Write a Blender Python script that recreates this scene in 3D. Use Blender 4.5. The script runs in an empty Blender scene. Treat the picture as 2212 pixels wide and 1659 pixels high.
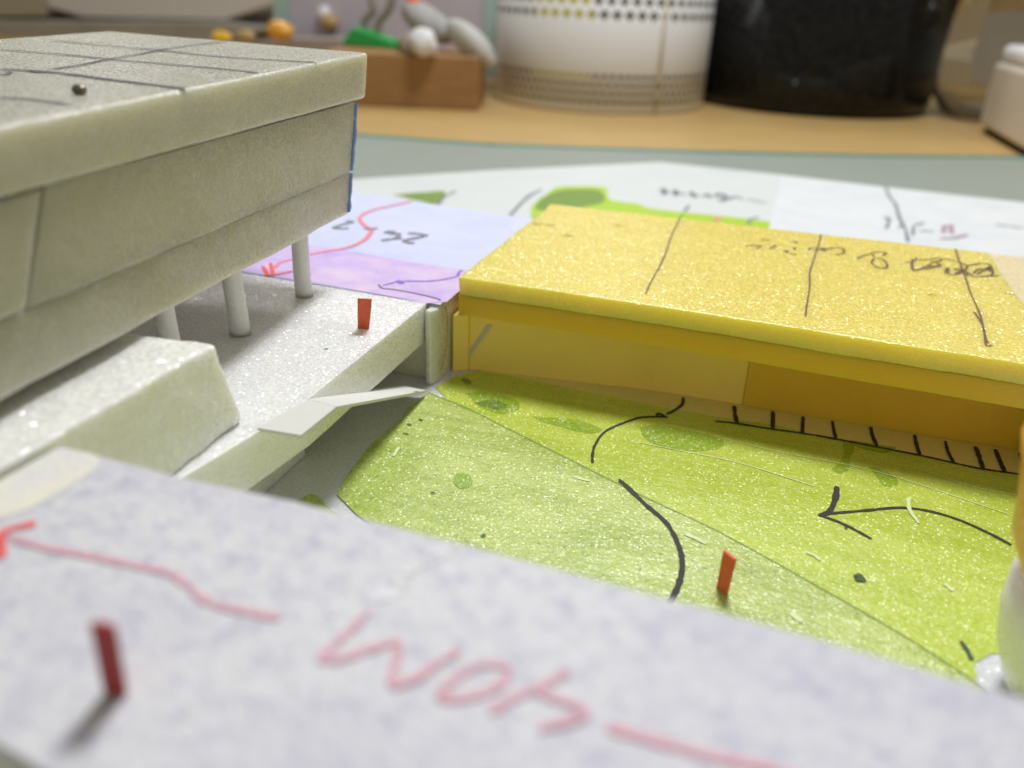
import bpy, bmesh, math, random
from mathutils import Vector, Matrix, noise
random.seed(7)
scene = bpy.context.scene

# ---------------------------------------------------------------- camera
# 1 unit = 1 cm. World: Z up, Y = depth direction of the model, camera 7 cm over the desk.
R = ((0.94949117, -0.16515792, 0.26681339),
     (0.3118643, 0.40252252, -0.86064876),
     (0.03474456, 0.90038796, 0.43369844))
H = 7.0
F = 1780.0          # focal length in the 2212-wide view of the photograph
CX, CY = 1106.0, 829.5
RM = Matrix(R)
cam_d = bpy.data.cameras.new('camera')
cam = bpy.data.objects.new('camera', cam_d)
scene.collection.objects.link(cam)
cam.matrix_world = Matrix.Translation((0, 0, H)) @ RM.to_4x4()
cam_d.sensor_width = 36.0
cam_d.lens = 36.0 * F / 2212.0
cam_d.clip_start = 0.05
cam_d.clip_end = 2000
cam_d.dof.use_dof = True
cam_d.dof.focus_distance = 12.6
cam_d.dof.aperture_fstop = 0.17
scene.camera = cam

# ---------------------------------------------------------------- light
world = bpy.data.worlds.new('World')
scene.world = world
world.use_nodes = True
bg = world.node_tree.nodes['Background']
bg.inputs[0].default_value = (1.0, 0.97, 0.84, 1)
bg.inputs[1].default_value = 0.26

def area(name, loc, target, size, power, col):
    l = bpy.data.lights.new(name, 'AREA')
    l.shape = 'DISK'; l.size = size; l.energy = power; l.color = col
    o = bpy.data.objects.new(name, l)
    o.location = loc
    o.rotation_euler = (Vector(target) - Vector(loc)).to_track_quat('-Z', 'Y').to_euler()
    scene.collection.objects.link(o)
    return o
area('desk_lamp_light', (-2, 38, 58), (-2, 11, 0), 16, 37500, (0.97, 0.98, 1.0))
for lx, lp in ((-80, 4000), (-46, 4000), (-16, 4000), (14, 2500)):  # unseen row of lights added at the back to make the foam glint
    area('added_glint_light', (lx, 84, 54), (-2, 11, 0), 10, lp, (1.0, 0.98, 0.95))

scene.view_settings.view_transform = 'Standard'
scene.view_settings.look = 'None'
scene.view_settings.exposure = 0.0
scene.view_settings.gamma = 1.0
scene.view_settings.use_curve_mapping = False
scene.cycles.use_denoising = True
scene.cycles.max_bounces = 8
scene.cycles.sample_clamp_indirect = 4

# ---------------------------------------------------------------- helpers
def _ray(px, py):
    return RM @ Vector((px - CX, -(py - CY), -F))
def at(px, py, z):
    d = _ray(px, py); t = (z - H) / d.z
    return Vector((t * d.x, t * d.y, z))
def onplane(px, py, p0, n):
    d = _ray(px, py); o = Vector((0, 0, H)); n = Vector(n)
    t = (Vector(p0) - o).dot(n) / d.dot(n)
    return o + d * t
def ony(px, py, Y): return onplane(px, py, (0, Y, 0), (0, 1, 0))
def onx(px, py, X): return onplane(px, py, (X, 0, 0), (1, 0, 0))

def link(o):
    scene.collection.objects.link(o); return o
def tag(o, label=None, cat=None, group=None, kind=None):
    if label: o['label'] = label
    if cat: o['category'] = cat
    if group: o['group'] = group
    if kind: o['kind'] = kind
    return o
def thing(name, label, cat, loc, group=None):
    o = bpy.data.objects.new(name, None); o.location = loc; o.empty_display_size = .3
    link(o); return tag(o, label, cat, group)
def obj(name, bm, mat, parent=None, smooth=False, wn=False):
    me = bpy.data.meshes.new(name)
    bmesh.ops.recalc_face_normals(bm, faces=bm.faces[:]) if not getattr(bm, 'keep', False) else None
    bm.to_mesh(me); bm.free()
    me.materials.append(mat)
    o = bpy.data.objects.new(name, me); link(o)
    if smooth:
        for p in me.polygons: p.use_smooth = True
    if wn:
        m = o.modifiers.new('wn', 'WEIGHTED_NORMAL'); m.keep_sharp = True
    if parent is not None:
        o.parent = parent
        o.matrix_parent_inverse = Matrix.Translation(-Vector(parent.location))
    return o

def prism_bm(bot, top, bevel=0.02, rough=0.0, cell=0.4, seed=0, segs=2):
    """closed solid between two rings of equal length (lists of Vector)"""
    bm = bmesh.new()
    b = [bm.verts.new(p) for p in bot]; t = [bm.verts.new(p) for p in top]
    n = len(b)
    bm.faces.new(list(reversed(b))); bm.faces.new(t)
    for i in range(n):
        bm.faces.new((b[i], b[(i + 1) % n], t[(i + 1) % n], t[i]))
    bmesh.ops.recalc_face_normals(bm, faces=bm.faces[:])
    if bevel:
        bmesh.ops.bevel(bm, geom=bm.edges[:], offset=bevel, segments=segs, profile=.5, affect='EDGES')
    if rough:
        for ax in range(3):
            vs = [v.co[ax] for v in bm.verts]; lo, hi = min(vs), max(vs)
            k = int((hi - lo) / cell)
            nrm = Vector((0, 0, 0)); nrm[ax] = 1
            for i in range(1, k + 1):
                c = lo + (hi - lo) * i / (k + 1)
                p = Vector((0, 0, 0)); p[ax] = c
                bmesh.ops.bisect_plane(bm, geom=bm.verts[:] + bm.edges[:] + bm.faces[:], plane_co=p, plane_no=nrm, dist=1e-5)
        for v in bm.verts:
            q = v.co * 1.1 + Vector((seed * 7.1, seed * 3.3, seed))
            d = noise.noise_vector(q) * rough + noise.noise_vector(v.co * 4 + Vector((seed, 0, 0))) * rough * .6
            v.co += Vector((d.x, d.y, d.z * .25))
    return bm
def V3(p, z): return Vector((p[0], p[1], z))
def prism(name, poly, z0, z1, mat, parent=None, **k):
    bm = prism_bm([V3(p, z0) for p in poly], [V3(p, z1) for p in poly], **k)
    return obj(name, bm, mat, parent, smooth=True, wn=True)
def boxpoly(x0, x1, y0, y1): return [(x0, y0), (x1, y0), (x1, y1), (x0, y1)]

def smooth_pts(pts, n=6):
    if len(pts) < 3:
        a, b = pts; return [a.lerp(b, i / 8) for i in range(9)]
    P = [pts[0] * 2 - pts[1]] + pts + [pts[-1] * 2 - pts[-2]]
    out = []
    for i in range(1, len(P) - 2):
        for k in range(n):
            t = k / n
            a, b, c, d = P[i - 1], P[i], P[i + 1], P[i + 2]
            out.append(.5 * ((2 * b) + (c - a) * t + (2 * a - 5 * b + 4 * c - d) * t * t + (3 * b - a - 3 * c + d) * t ** 3))
    out.append(pts[-1]); return out
def ribbon(bm, pts, w, jit=.45, taper=True):
    """flat stroke lying in the plane of pts (horizontal)"""
    pts = smooth_pts(pts)
    # resample finer for jitter
    fine = []
    for a, b in zip(pts[:-1], pts[1:]):
        L = (b - a).length; k = max(1, int(L / (w * 1.0)))
        fine += [a.lerp(b, i / k) for i in range(k)]
    fine.append(pts[-1]); pts = fine
    L, Rr = [], []
    for i, p in enumerate(pts):
        t = (pts[min(i + 1, len(pts) - 1)] - pts[max(i - 1, 0)])
        if t.length < 1e-9: t = Vector((1, 0, 0))
        t.normalize(); nrm = Vector((-t.y, t.x, 0))
        ww = w * .5 * (1 + jit * noise.noise(p * (1.2 / w)) + jit * .6 * noise.noise(p * .9))
        if taper and i in (0, len(pts) - 1): ww *= .55
        L.append(bm.verts.new(p + nrm * ww)); Rr.append(bm.verts.new(p - nrm * ww))
    for i in range(len(pts) - 1):
        f = bm.faces.new((L[i], Rr[i], Rr[i + 1], L[i + 1]))
        f.normal_update()
        if f.normal.z < 0: f.normal_flip()
SPLIT = {'pencil_drawing': 'pencil_mark', 'ink_lines': 'ink_line', 'scratches': 'scratch', 'dark_green_marker_marks': 'marker_mark', 'green_specks': 'green_speck', 'ink_drawing': 'ink_stroke', 'red_pencil_line': 'red_pencil_line', 'red_arrow_head': 'red_arrow_stroke'}
def strokes(name, lines, z, w, mat, parent):
    if len(lines) > 1 and name in SPLIT:
        for k, ln in enumerate(lines): strokes(SPLIT[name], [ln], z + .001 * (k % 5), w, mat, parent)
        return
    bm = bmesh.new(); bm2 = bm
    for k, ln in enumerate(lines):
        ww = w
        if isinstance(ln, tuple): ln, ww = ln
        ribbon(bm, [at(x, y, z + .0015 * (k % 4)) for x, y in ln], ww)
    me = bpy.data.meshes.new(name); bm.to_mesh(me); bm.free(); me.materials.append(mat)
    o = link(bpy.data.objects.new(name, me))
    o.parent = parent; o.matrix_parent_inverse = Matrix.Translation(-Vector(parent.location))
    return o
def patch(name, px, z, mat, parent, jit=.03, world_pts=None):
    """flat coloured patch with a hand made outline"""
    pts = world_pts or [at(x, y, z) for x, y in px]
    pts = smooth_pts([Vector(p) for p in pts] + [Vector(pts[0])], 5)[:-1]
    bm = bmesh.new()
    vs = []
    for p in pts:
        d = noise.noise_vector(p * 3) * jit
        vs.append(bm.verts.new((p.x + d.x, p.y + d.y, z)))
    f = bm.faces.new(vs); f.normal_update()
    if f.normal.z < 0: f.normal_flip()
    bmesh.ops.triangulate(bm, faces=bm.faces[:])
    me = bpy.data.meshes.new(name); bm.to_mesh(me); bm.free(); me.materials.append(mat)
    o = link(bpy.data.objects.new(name, me))
    if parent:
        o.parent = parent; o.matrix_parent_inverse = Matrix.Translation(-Vector(parent.location))
    return o
def lathe(name, prof, c, mat, parent=None, n=96):
    bm = bmesh.new(); rings = []
    for r, z in prof:
        rings.append([bm.verts.new((c[0] + r * math.cos(2 * math.pi * i / n), c[1] + r * math.sin(2 * math.pi * i / n), z)) for i in range(n)])
    for a, b in zip(rings[:-1], rings[1:]):
        for i in range(n): bm.faces.new((a[i], a[(i + 1) % n], b[(i + 1) % n], b[i]))
    return obj(name, bm, mat, parent, smooth=True)

# ---------------------------------------------------------------- materials
def hexlin(r, g, b):
    f = lambda c: (c / 255) / 12.92 if c / 255 <= .04045 else ((c / 255 + .055) / 1.055) ** 2.4
    return (f(r), f(g), f(b), 1)
class Mat:
    def __init__(s, name, col, rough=.5, spec=.5, **k):
        s.m = bpy.data.materials.new(name); s.m.use_nodes = True
        s.t = s.m.node_tree; s.p = s.t.nodes['Principled BSDF']
        s.p.inputs['Base Color'].default_value = (*col[:3], 1)
        s.p.inputs['Roughness'].default_value = rough
        s.p.inputs['Specular IOR Level'].default_value = spec
        s.col = s.t.nodes.new('ShaderNodeRGB'); s.col.outputs[0].default_value = (*col[:3], 1)
        s.cur = s.col.outputs[0]
        s.co = s.t.nodes.new('ShaderNodeTexCoord').outputs['Object']
        s.h = None
    def noise(s, scale, detail=2, rough=.5, stretch=None, seed=0):
        mp = s.t.nodes.new('ShaderNodeMapping'); s.t.links.new(s.co, mp.inputs[0])
        mp.inputs['Location'].default_value = (seed * 13.7, seed * 5.1, seed)
        if stretch: mp.inputs['Scale'].default_value = stretch
        n = s.t.nodes.new('ShaderNodeTexNoise'); n.inputs['Scale'].default_value = scale
        n.inputs['Detail'].default_value = detail; n.inputs['Roughness'].default_value = rough
        s.t.links.new(mp.outputs[0], n.inputs['Vector']); return n.outputs['Fac']
    def ramp(s, v, lo, hi, a=0., b=1.):
        r = s.t.nodes.new('ShaderNodeMapRange'); r.inputs[1].default_value = lo; r.inputs[2].default_value = hi
        r.inputs[3].default_value = a; r.inputs[4].default_value = b
        s.t.links.new(v, r.inputs[0]); return r.outputs[0]
    def mix(s, fac, col, blend='MIX'):
        m = s.t.nodes.new('ShaderNodeMix'); m.data_type = 'RGBA'; m.blend_type = blend
        if isinstance(fac, float): m.inputs[0].default_value = fac
        else: s.t.links.new(fac, m.inputs[0])
        s.t.links.new(s.cur, m.inputs[6]); m.inputs[7].default_value = (*col[:3], 1)
        s.cur = m.outputs[2]; return s
    def bump(s, v, strength, dist):
        b = s.t.nodes.new('ShaderNodeBump'); b.inputs['Strength'].default_value = strength
        b.inputs['Distance'].default_value = dist; s.t.links.new(v, b.inputs['Height'])
        if s.h: s.t.links.new(s.h, b.inputs['Normal'])
        s.h = b.outputs[0]; return s
    def glint(s, scale, tilt=.85, weight=.6, rough=.2, tint=(1, 1, 1)):
        # foam cells: every little membrane is a facet with its own tilt
        N = s.t.nodes.new; L = s.t.links.new
        v = N('ShaderNodeTexVoronoi'); v.inputs['Scale'].default_value = scale; L(s.co, v.inputs['Vector'])
        a = N('ShaderNodeVectorMath'); a.operation = 'SUBTRACT'; L(v.outputs['Color'], a.inputs[0]); a.inputs[1].default_value = (.5, .5, .5)
        b = N('ShaderNodeVectorMath'); b.operation = 'SCALE'; L(a.outputs[0], b.inputs[0]); b.inputs['Scale'].default_value = tilt
        g = N('ShaderNodeNewGeometry')
        c = N('ShaderNodeVectorMath'); c.operation = 'ADD'; L(b.outputs[0], c.inputs[0]); L(g.outputs['Normal'], c.inputs[1])
        d = N('ShaderNodeVectorMath'); d.operation = 'NORMALIZE'; L(c.outputs[0], d.inputs[0])
        L(d.outputs[0], s.p.inputs['Coat Normal'])
        s.p.inputs['Coat Weight'].default_value = weight
        s.p.inputs['Coat Roughness'].default_value = rough
        s.p.inputs['Coat IOR'].default_value = 1.5
        s.p.inputs['Coat Tint'].default_value = (1, 1, 1, 1)
        return s
    def sss(s, w, rad, scale):
        s.p.inputs['Subsurface Weight'].default_value = w
        s.p.inputs['Subsurface Radius'].default_value = rad
        s.p.inputs['Subsurface Scale'].default_value = scale; return s
    def alpha(s, v): s.t.links.new(v, s.p.inputs['Alpha']); return s
    def rough(s, v): s.t.links.new(v, s.p.inputs['Roughness']); return s
    def done(s):
        s.t.links.new(s.cur, s.p.inputs['Base Color'])
        if s.h: s.t.links.new(s.h, s.p.inputs['Normal'])
        return s.m

def foam(name, col, glit=.55, scale=17, sss=.6, rad=(1.0, .95, .6), sc=.35, mott=None, rough=.3, spec=.5, gw=1.3):
    m = Mat(name, col, rough, spec)
    m.mix(m.ramp(m.noise(1.3, 3), .4, .7, 0, .35), [c * .88 for c in col[:3]])
    m.mix(m.ramp(m.noise(scale * .8, 2, seed=3), .55, .75, 0, .30), [min(1, c * 1.15) for c in col[:3]])
    if mott: m.mix(m.ramp(m.noise(mott[0], 3, seed=5), mott[1], mott[1] + .08, 0, mott[2]), mott[3])
    m.bump(m.noise(scale * .25, 2, seed=1), .35, .04)
    m.bump(m.noise(scale, 3, .6, seed=2), glit * .4, .05)
    if glit > .25: m.glint(scale * 1.9, .85, min(1, glit * gw))
    m.rough(m.ramp(m.noise(scale * 1.3, 2, seed=8), .35, .65, rough * .6, rough * 1.3))
    m.sss(sss, rad, sc)
    return m.done()
def pen(name, col, density=.5, rough=.4, scale=22, add=.05):
    m = Mat(name, col, rough, .5)
    if density < 1:
        m.alpha(m.ramp(m.noise(scale, 3, .6), .62 - density * .55, .72 - density * .40))
    m.mix(m.ramp(m.noise(scale * 1.5, 2, seed=4), .55, .8, 0, .5), [min(1, c * (1.25 if add == 0 else 2) + add) for c in col[:3]])
    m.bump(m.noise(scale, 3, .6, seed=2), .5, .05)
    return m.done()

WHITE = foam('white_foam', (.90, .90, .88), sss=.55, rad=(1, .98, .70))
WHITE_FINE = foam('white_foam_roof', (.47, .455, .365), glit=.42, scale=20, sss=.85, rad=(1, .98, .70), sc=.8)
WHITE_COARSE = foam('white_foam_block', (.86, .86, .80), glit=.6, scale=11, sss=.55, rad=(1, .98, .70), rough=.6, spec=.25)
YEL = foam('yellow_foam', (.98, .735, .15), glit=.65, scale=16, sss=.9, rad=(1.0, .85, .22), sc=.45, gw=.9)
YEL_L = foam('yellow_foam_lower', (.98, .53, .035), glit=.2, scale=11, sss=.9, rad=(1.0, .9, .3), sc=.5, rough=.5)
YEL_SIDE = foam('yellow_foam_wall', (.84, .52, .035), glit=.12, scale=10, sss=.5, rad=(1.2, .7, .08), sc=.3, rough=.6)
CREAM_WALL = foam('pale_yellow_wall', (1.0, .74, .17), glit=.1, scale=10, sss=0, rad=(1.2, .9, .3), sc=.6, rough=.6)
CREAM = foam('cream_foam', (.80, .68, .42), glit=.2, scale=10)
COLM = foam('column_white', (.86, .86, .84), glit=.15, scale=10, sss=.4)

def paper(name, col, blotch, amt=.7, sc=3.0, sc2=11, bump=.35, pink=None, fleck=None):
    m = Mat(name, col, .55, .35)
    m.mix(m.ramp(m.noise(.5, 2, seed=2), .4, .65, 0, amt * .5), blotch)
    m.mix(m.ramp(m.noise(sc, 4, .6), .45, .68, 0, amt), blotch)
    m.mix(m.ramp(m.noise(sc2, 3, .6, seed=6), .5, .72, 0, amt * .6), [min(1, c * 1.08) for c in col[:3]])
    if pink: m.mix(m.ramp(m.noise(1.1, 3, seed=9), .48, .65, 0, .5), pink)
    if fleck: m.mix(m.ramp(m.noise(sc2 * .8, 2, seed=12), .66, .74, 0, .6), fleck)
    m.bump(m.noise(12, 3, .6, seed=1), bump, .05)
    return m.done()
LAV_FG = paper('lavender_pencil_paper', (.67, .67, .695), (.50, .49, .59), amt=.9, sc=5.2, sc2=12, bump=.5)
LAV_FAR = paper('pale_blue_paper', (.62, .65, .82), (.52, .54, .78), amt=.5, sc=.9, sc2=8, bump=.1)
PURPLE = paper('purple_pencil_strip', (.66, .52, .76), (.48, .34, .74), amt=.7, sc=1.6, sc2=11, bump=.2, pink=(.80, .62, .72))
MAPW = paper('white_map_paper', (.62, .65, .64), (.55, .58, .59), amt=.4, sc=.5, sc2=4, bump=.05)
MAPW2 = paper('tracing_paper', (.68, .70, .71), (.58, .60, .63), amt=.5, sc=.8, sc2=3, bump=.1)
TAPE = paper('cream_tape_paper', (.80, .77, .66), (.66, .68, .76), amt=.6, sc=2.0, sc2=7)

def lawnmat(name, col, dark, glit, scale, streak=.4, flecks=.5):
    m = Mat(name, col, .3, .6)
    m.mix(m.ramp(m.noise(.9, 4, .6), .42, .68, 0, .55), dark)
    m.mix(m.ramp(m.noise(.6, 3, seed=7, stretch=(1, 6, 1)), .48, .62, 0, streak), dark)
    m.mix(m.ramp(m.noise(1.6, 4, .7, seed=17, stretch=(.5, 3, 1)), .5, .66, 0, .5), dark)
    m.mix(m.ramp(m.noise(scale, 2, seed=3), .58, .75, 0, .35), (.75, .82, .35))
    m.mix(m.ramp(m.noise(scale * .55, 3, .7, seed=11), .60, .66, 0, flecks * 1.3), (.14, .23, .03))
    m.bump(m.noise(scale * .3, 2, seed=1), .3, .05)
    m.bump(m.noise(scale, 3, .6, seed=2), glit * .4, .05)
    m.glint(scale * 2.8, .8, .45, .26)
    m.rough(m.ramp(m.noise(scale * 1.2, 2, seed=8), .35, .65, .16, .42))
    return m.done()
LAWN_PALE = lawnmat('pale_green_lawn', (.50, .60, .15), (.29, .40, .035), .85, 15, flecks=.35)
LAWN_YEL = lawnmat('yellow_green_lawn', (.52, .63, .075), (.38, .50, .02), .65, 17, flecks=.1)
DGREEN = pen('dark_green_marker', (.17, .36, .012), 1.0, add=0)
OLIVE = pen('olive_green_marker', (.18, .30, .04), 1.0, add=0)
LIMEG = pen('lime_green_marker', (.42, .62, .03), 1.0, add=0)
INK = pen('black_ink', (.018, .014, .010), 1.0, .6, add=.01)
INKB = pen('brown_ink', (.14, .075, .04), .74, .4, 17)
INKV = pen('blue_black_ink', (.035, .035, .075), .95, .4)
PENCIL = pen('grey_pencil', (.22, .22, .26), .6, .5, 9)
REDP = pen('faded_red_pencil', (.72, .38, .45), .64, .6, 18)
REDB = pen('bright_red_pencil', (.85, .10, .09), .95, .6, 13)
REDF = pen('pink_red_pen', (.80, .22, .26), .9, .6, 13)
VIOL = pen('violet_pencil', (.22, .13, .55), .8, .6, 13)
m = Mat('scratch_white', (.68, .78, .40), .5); WSCR = m.done()

def plain(name, col, rough=.5, spec=.5, nz=None, bumpv=0, metallic=0):
    m = Mat(name, col, rough, spec)
    if nz: m.mix(m.ramp(m.noise(nz[0], 4, .6, stretch=nz[3] if len(nz) > 3 else None), .4, .65, 0, nz[1]), nz[2])
    if bumpv: m.bump(m.noise(6, 3), bumpv, .03)
    m.p.inputs['Metallic'].default_value = metallic
    return m.done()
REDPAPER = plain('orange_red_card', (.80, .15, .07), .55, .3, (14, .25, (.50, .06, .04)), .15)
REDPAPER_D = plain('dark_red_card', (.42, .05, .04), .6, .3)
CARD = plain('grey_white_card', (.70, .70, .66), .6, .3, (3, .2, (.66, .66, .61)), .05)
WOOD = plain('beech_desk', (.50, .34, .13), .45, .4, (.35, .7, (.44, .28, .10), (1, 7, 1)), .05)
WOODB = plain('brown_wood', (.36, .20, .08), .6, .3, (.6, .7, (.28, .15, .055), (1, 1, 6)), .05)
MATG = plain('grey_green_mat', (.27, .30, .26), .5, .4, (.3, .3, (.30, .33, .29)))
TEAL = plain('teal_mat_edge', (.05, .20, .17), .5)
BLUE = foam('blue_foam_skin', (.05, .22, .70), glit=.3, scale=14, sss=.2, rough=.5)
BLACK = plain('glossy_black', (.004, .004, .004), .1, .25, (2, .5, (.02, .018, .015)))
GREYST = plain('grey_putty', (.42, .42, .40), .6, .3, (1.2, .6, (.30, .30, .29)), .3)
GREENP = plain('green_plastic', (.03, .40, .09), .4, .5)
ORANGE = foam('orange_foam', (.80, .38, .05), glit=.3, scale=9, sss=.5, rad=(1, .5, .1), rough=.5)
METAL = plain('dark_metal', (.10, .09, .08), .35, .6, (20, .8, (.4, .35, .25)), metallic=.8)

# ================================================================ setting
prism('desk', boxpoly(-160, 110, -40, 190), -2.5, 0.0, WOOD, bevel=0).__setitem__('kind', 'structure')
mat_t = thing('cutting_mat', 'grey green cutting mat lying on the beech desk under the map', 'cutting mat', (0, 20, 0))
far = [at(2212, 343, .2), at(1900, 340, .2), at(1509, 331, .2), at(1058, 316, .2), at(768, 294, .2)]
a = far[0] + (far[0] - far[1]) * .6; b = far[-1] + (far[-1] - far[-2]) * .9
mpoly = [(p.x, p.y) for p in [a] + far + [b]] + [(b.x, -14), (a.x, -14)]
prism('mat_surface', mpoly, .0, .2, MATG, mat_t, bevel=0)
bm = bmesh.new()
for p, q in zip([a] + far, far + [b]):
    d = Vector((q.y - p.y, p.x - q.x, 0)).normalized()
    if d.y < 0: d = -d
    vs = [Vector((p.x, p.y, 0)), Vector((q.x, q.y, 0)), Vector((q.x, q.y, .205)), Vector((p.x, p.y, .205))]
    w = d * .75
    r1 = [bm.verts.new(v) for v in vs]; r2 = [bm.verts.new(v + w) for v in vs]
    for i in range(4): bm.faces.new((r1[i], r1[(i + 1) % 4], r2[(i + 1) % 4], r2[i]))
    bm.faces.new(r1); bm.faces.new(list(reversed(r2)))
obj('mat_edge', bm, TEAL, mat_t)

# ---- paper map on the mat
mp = thing('site_map', 'large white hand drawn map sheet with green marker under the models', 'map', (0, 20, .2))
top = [(700, 392), (760, 387), (1058, 368), (1318, 355), (1426, 350), (1675, 376), (1923, 405), (2212, 437)]
tp = [at(x, y, .25) for x, y in top]
e = tp[-1] + (tp[-1] - tp[-2]) * .5
poly = [(p.x, p.y) for p in tp] + [(e.x, e.y), (e.x + 1, -5), (-26, -5), (-26, tp[0].y)]
prism('paper_sheet', poly, .204, .25, MAPW, mp, bevel=0)
patch('green_marker_patch', [(1145, 470), (1150, 442), (1178, 420), (1205, 404), (1260, 402), (1308, 406), (1318, 430), (1378, 440), (1420, 452), (1656, 478), (1656, 500), (1300, 470)], .262, LIMEG, mp, .1)
patch('green_marker_patch', [(1158, 452), (1165, 432), (1205, 412), (1262, 408), (1300, 414), (1304, 436), (1260, 446), (1200, 456)], .268, OLIVE, mp, .1)
patch('green_marker_patch', [(850, 420), (900, 416), (962, 414), (938, 440), (915, 436)], .262, OLIVE, mp, .05)
strokes('pencil_drawing', [
    [(1170, 408), (1140, 425), (1115, 450), (1100, 468)], [(985, 412), (960, 425), (945, 442)],
    [(1489, 443), (1478, 456)], [(1640, 468), (1620, 474), (1618, 484)],
    ([(1425, 410), (1437, 408), (1432, 418), (1445, 414)], .16), ([(1452, 414), (1462, 411), (1458, 421), (1470, 417), (1478, 420)], .14),
    ([(1486, 418), (1496, 415), (1498, 425), (1510, 420)], .14), ([(1518, 424), (1530, 419), (1534, 428)], .14),
    ([(1545, 424), (1556, 418), (1568, 424), (1562, 432), (1550, 430)], .2), ([(1575, 430), (1590, 424), (1604, 430)], .12),
    ([(1612, 430), (1625, 431), (1655, 438)], .08)], .27, .13, PENCIL, mp)
patch('orange_speck', [(1540, 470), (1556, 468), (1558, 474), (1542, 476)], .275, REDF, mp, .01)
# tracing sheet on the right
tr = thing('tracing_sheet', 'translucent white sheet taped over the map at right behind the yellow roof', 'paper sheet', (4, 28, .25))
tq = [at(1688, 382, .27), at(1925, 407, .27), at(2212, 440, .27)]
prism('paper_sheet', [(p.x, p.y) for p in tq] + [(tq[-1].x + 4, tq[-1].y - 2), (11, 14), (at(1660, 500, .27).x, at(1660, 500, .27).y)], .262, .285, MAPW2, tr, bevel=0)
strokes('pencil_drawing', [
    [(1913, 404), (1922, 425), (1935, 442), (1943, 470), (1955, 492), (1962, 522)],
    [(1912, 468), (1920, 478), (1914, 494)], [(1912, 468), (1925, 474)], [(1950, 484), (1942, 492)],
    [(1973, 488), (1972, 508)], [(1976, 486), (1998, 480)], [(1985, 498), (2018, 500)],
    [(2150, 485), (2212, 492)]], .30, .11, PENCIL, tr)
strokes('purple_note', [[(2036, 488), (2062, 486)], [(2040, 488), (2038, 502)], [(2054, 488), (2056, 504)], [(2030, 514), (2058, 514), (2090, 506)]], .30, .14, pen('plum_pencil', (.40, .26, .32), .8, .6, 9), tr)

# ================================================================ sunken lawn floor
fl = thing('lawn_board', 'white foam board with a strip tinted as leaked yellow light forming the sunken floor between the platforms', 'foam board', (0, 9, .25))
prism('board', boxpoly(-7.4, 8.5, -3.5, 14.0), .252, .30, foam('white_board', (.90, .90, .86), glit=.28, scale=15), fl, bevel=0)
lo = [(940, 836), (965, 822), (1000, 806), (1030, 800), (1070, 806), (1150, 822), (1250, 843), (1350, 862), (1423, 878), (1481, 888), (1560, 902), (1640, 912), (1700, 922), (1769, 944), (1894, 967), (1997, 988), (2109, 1013), (2200, 1026), (2300, 1040)]
cs_ = [at(x, y + 14, .3) for x, y in lo[3:]]
prism('yellow_lit_strip', [(p.x, p.y) for p in cs_] + [(5.5, 14.6), (-5.05, 14.6)], .3005, .306, foam('yellow_lit_floor', (.72, .66, .22), sss=0, glit=.1, scale=9, rough=.6), fl, bevel=0)  # white floor coloured yellow for light leaking through the yellow foam
lawn_y = thing('green_sheet', 'smooth yellow green marker sheet with a black arrow before the yellow building', 'paper sheet', (1, 11, .3))
ZY = .310
lo = [(940, 836), (965, 822), (1000, 806), (1030, 800), (1070, 806), (1150, 822), (1250, 843), (1350, 862), (1423, 878), (1481, 888), (1560, 902), (1640, 912), (1700, 922), (1769, 944), (1894, 967), (1997, 988), (2109, 1013), (2200, 1026), (2300, 1040)]
lp = [at(x, y, ZY) for x, y in lo]
rb = [(2.0, 4.0), (-1.0, 4.6)]
def sheet(name, pts, z0, z1, mat, parent):
    return prism(name, [(p[0], p[1]) for p in pts], z0, z1, mat, parent, bevel=0)
pr = [at(2240, 1400, ZY), at(2183, 1408, ZY), at(2140, 1412, ZY), at(2106, 1432, ZY), at(2112, 1480, ZY), at(2120, 1530, ZY)]
sheet('paper_sheet', lp + pr + [Vector((2.4, 4, 0)), Vector((-4, 4.5, 0)), at(1100, 1000, ZY)], .302, ZY, LAWN_YEL, lawn_y)
strokes('ink_drawing', [
    ([(1769, 1114), (1792, 1104), (1805, 1075), (1808, 1050)], .085), [(1770, 1112), (1812, 1127), (1851, 1146), (1883, 1164)],
    [(1775, 1112), (1800, 1108), (1861, 1103), (1944, 1096), (2010, 1104), (2076, 1124), (2142, 1154), (2185, 1177)],
    [(1476, 858), (1474, 872), (1460, 884), (1440, 894)], [(1442, 902), (1424, 893), (1418, 897)],
    [(1440, 900), (1400, 900), (1370, 905), (1310, 930), (1286, 960), (1280, 982), (1280, 1000)],
    [(1544, 909), (1590, 914), (1666, 926), (1769, 941), (1894, 965), (1997, 985), (2109, 1010), (2198, 1023), (2260, 1032)],
    ([(1586, 876), (1588, 895), (1592, 913)], .07), ([(1670, 888), (1669, 925)], .07), ([(1735, 899), (1733, 937)], .06),
    ([(1798, 909), (1801, 928), (1806, 947)], .07), ([(1881, 922), (1884, 938), (1894, 963)], .075), ([(1976, 939), (1980, 960), (1987, 982)], .075),
    ([(2042, 952), (2048, 975), (2060, 998)], .07), ([(2107, 964), (2115, 985), (2124, 1012)], .075), ([(2150, 970), (2160, 995), (2170, 1018)], .075),
    ([(2204, 978), (2210, 998), (2218, 1024)], .07)], ZY + .009, .055, INK, lawn_y)
WETG = lawnmat('wet_green_marker', (.30, .44, .01), (.20, .34, .005), .6, 17, flecks=.3)
WETD = lawnmat('dark_wet_marker', (.16, .27, .01), (.07, .14, .01), .6, 17, flecks=.5)
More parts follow.
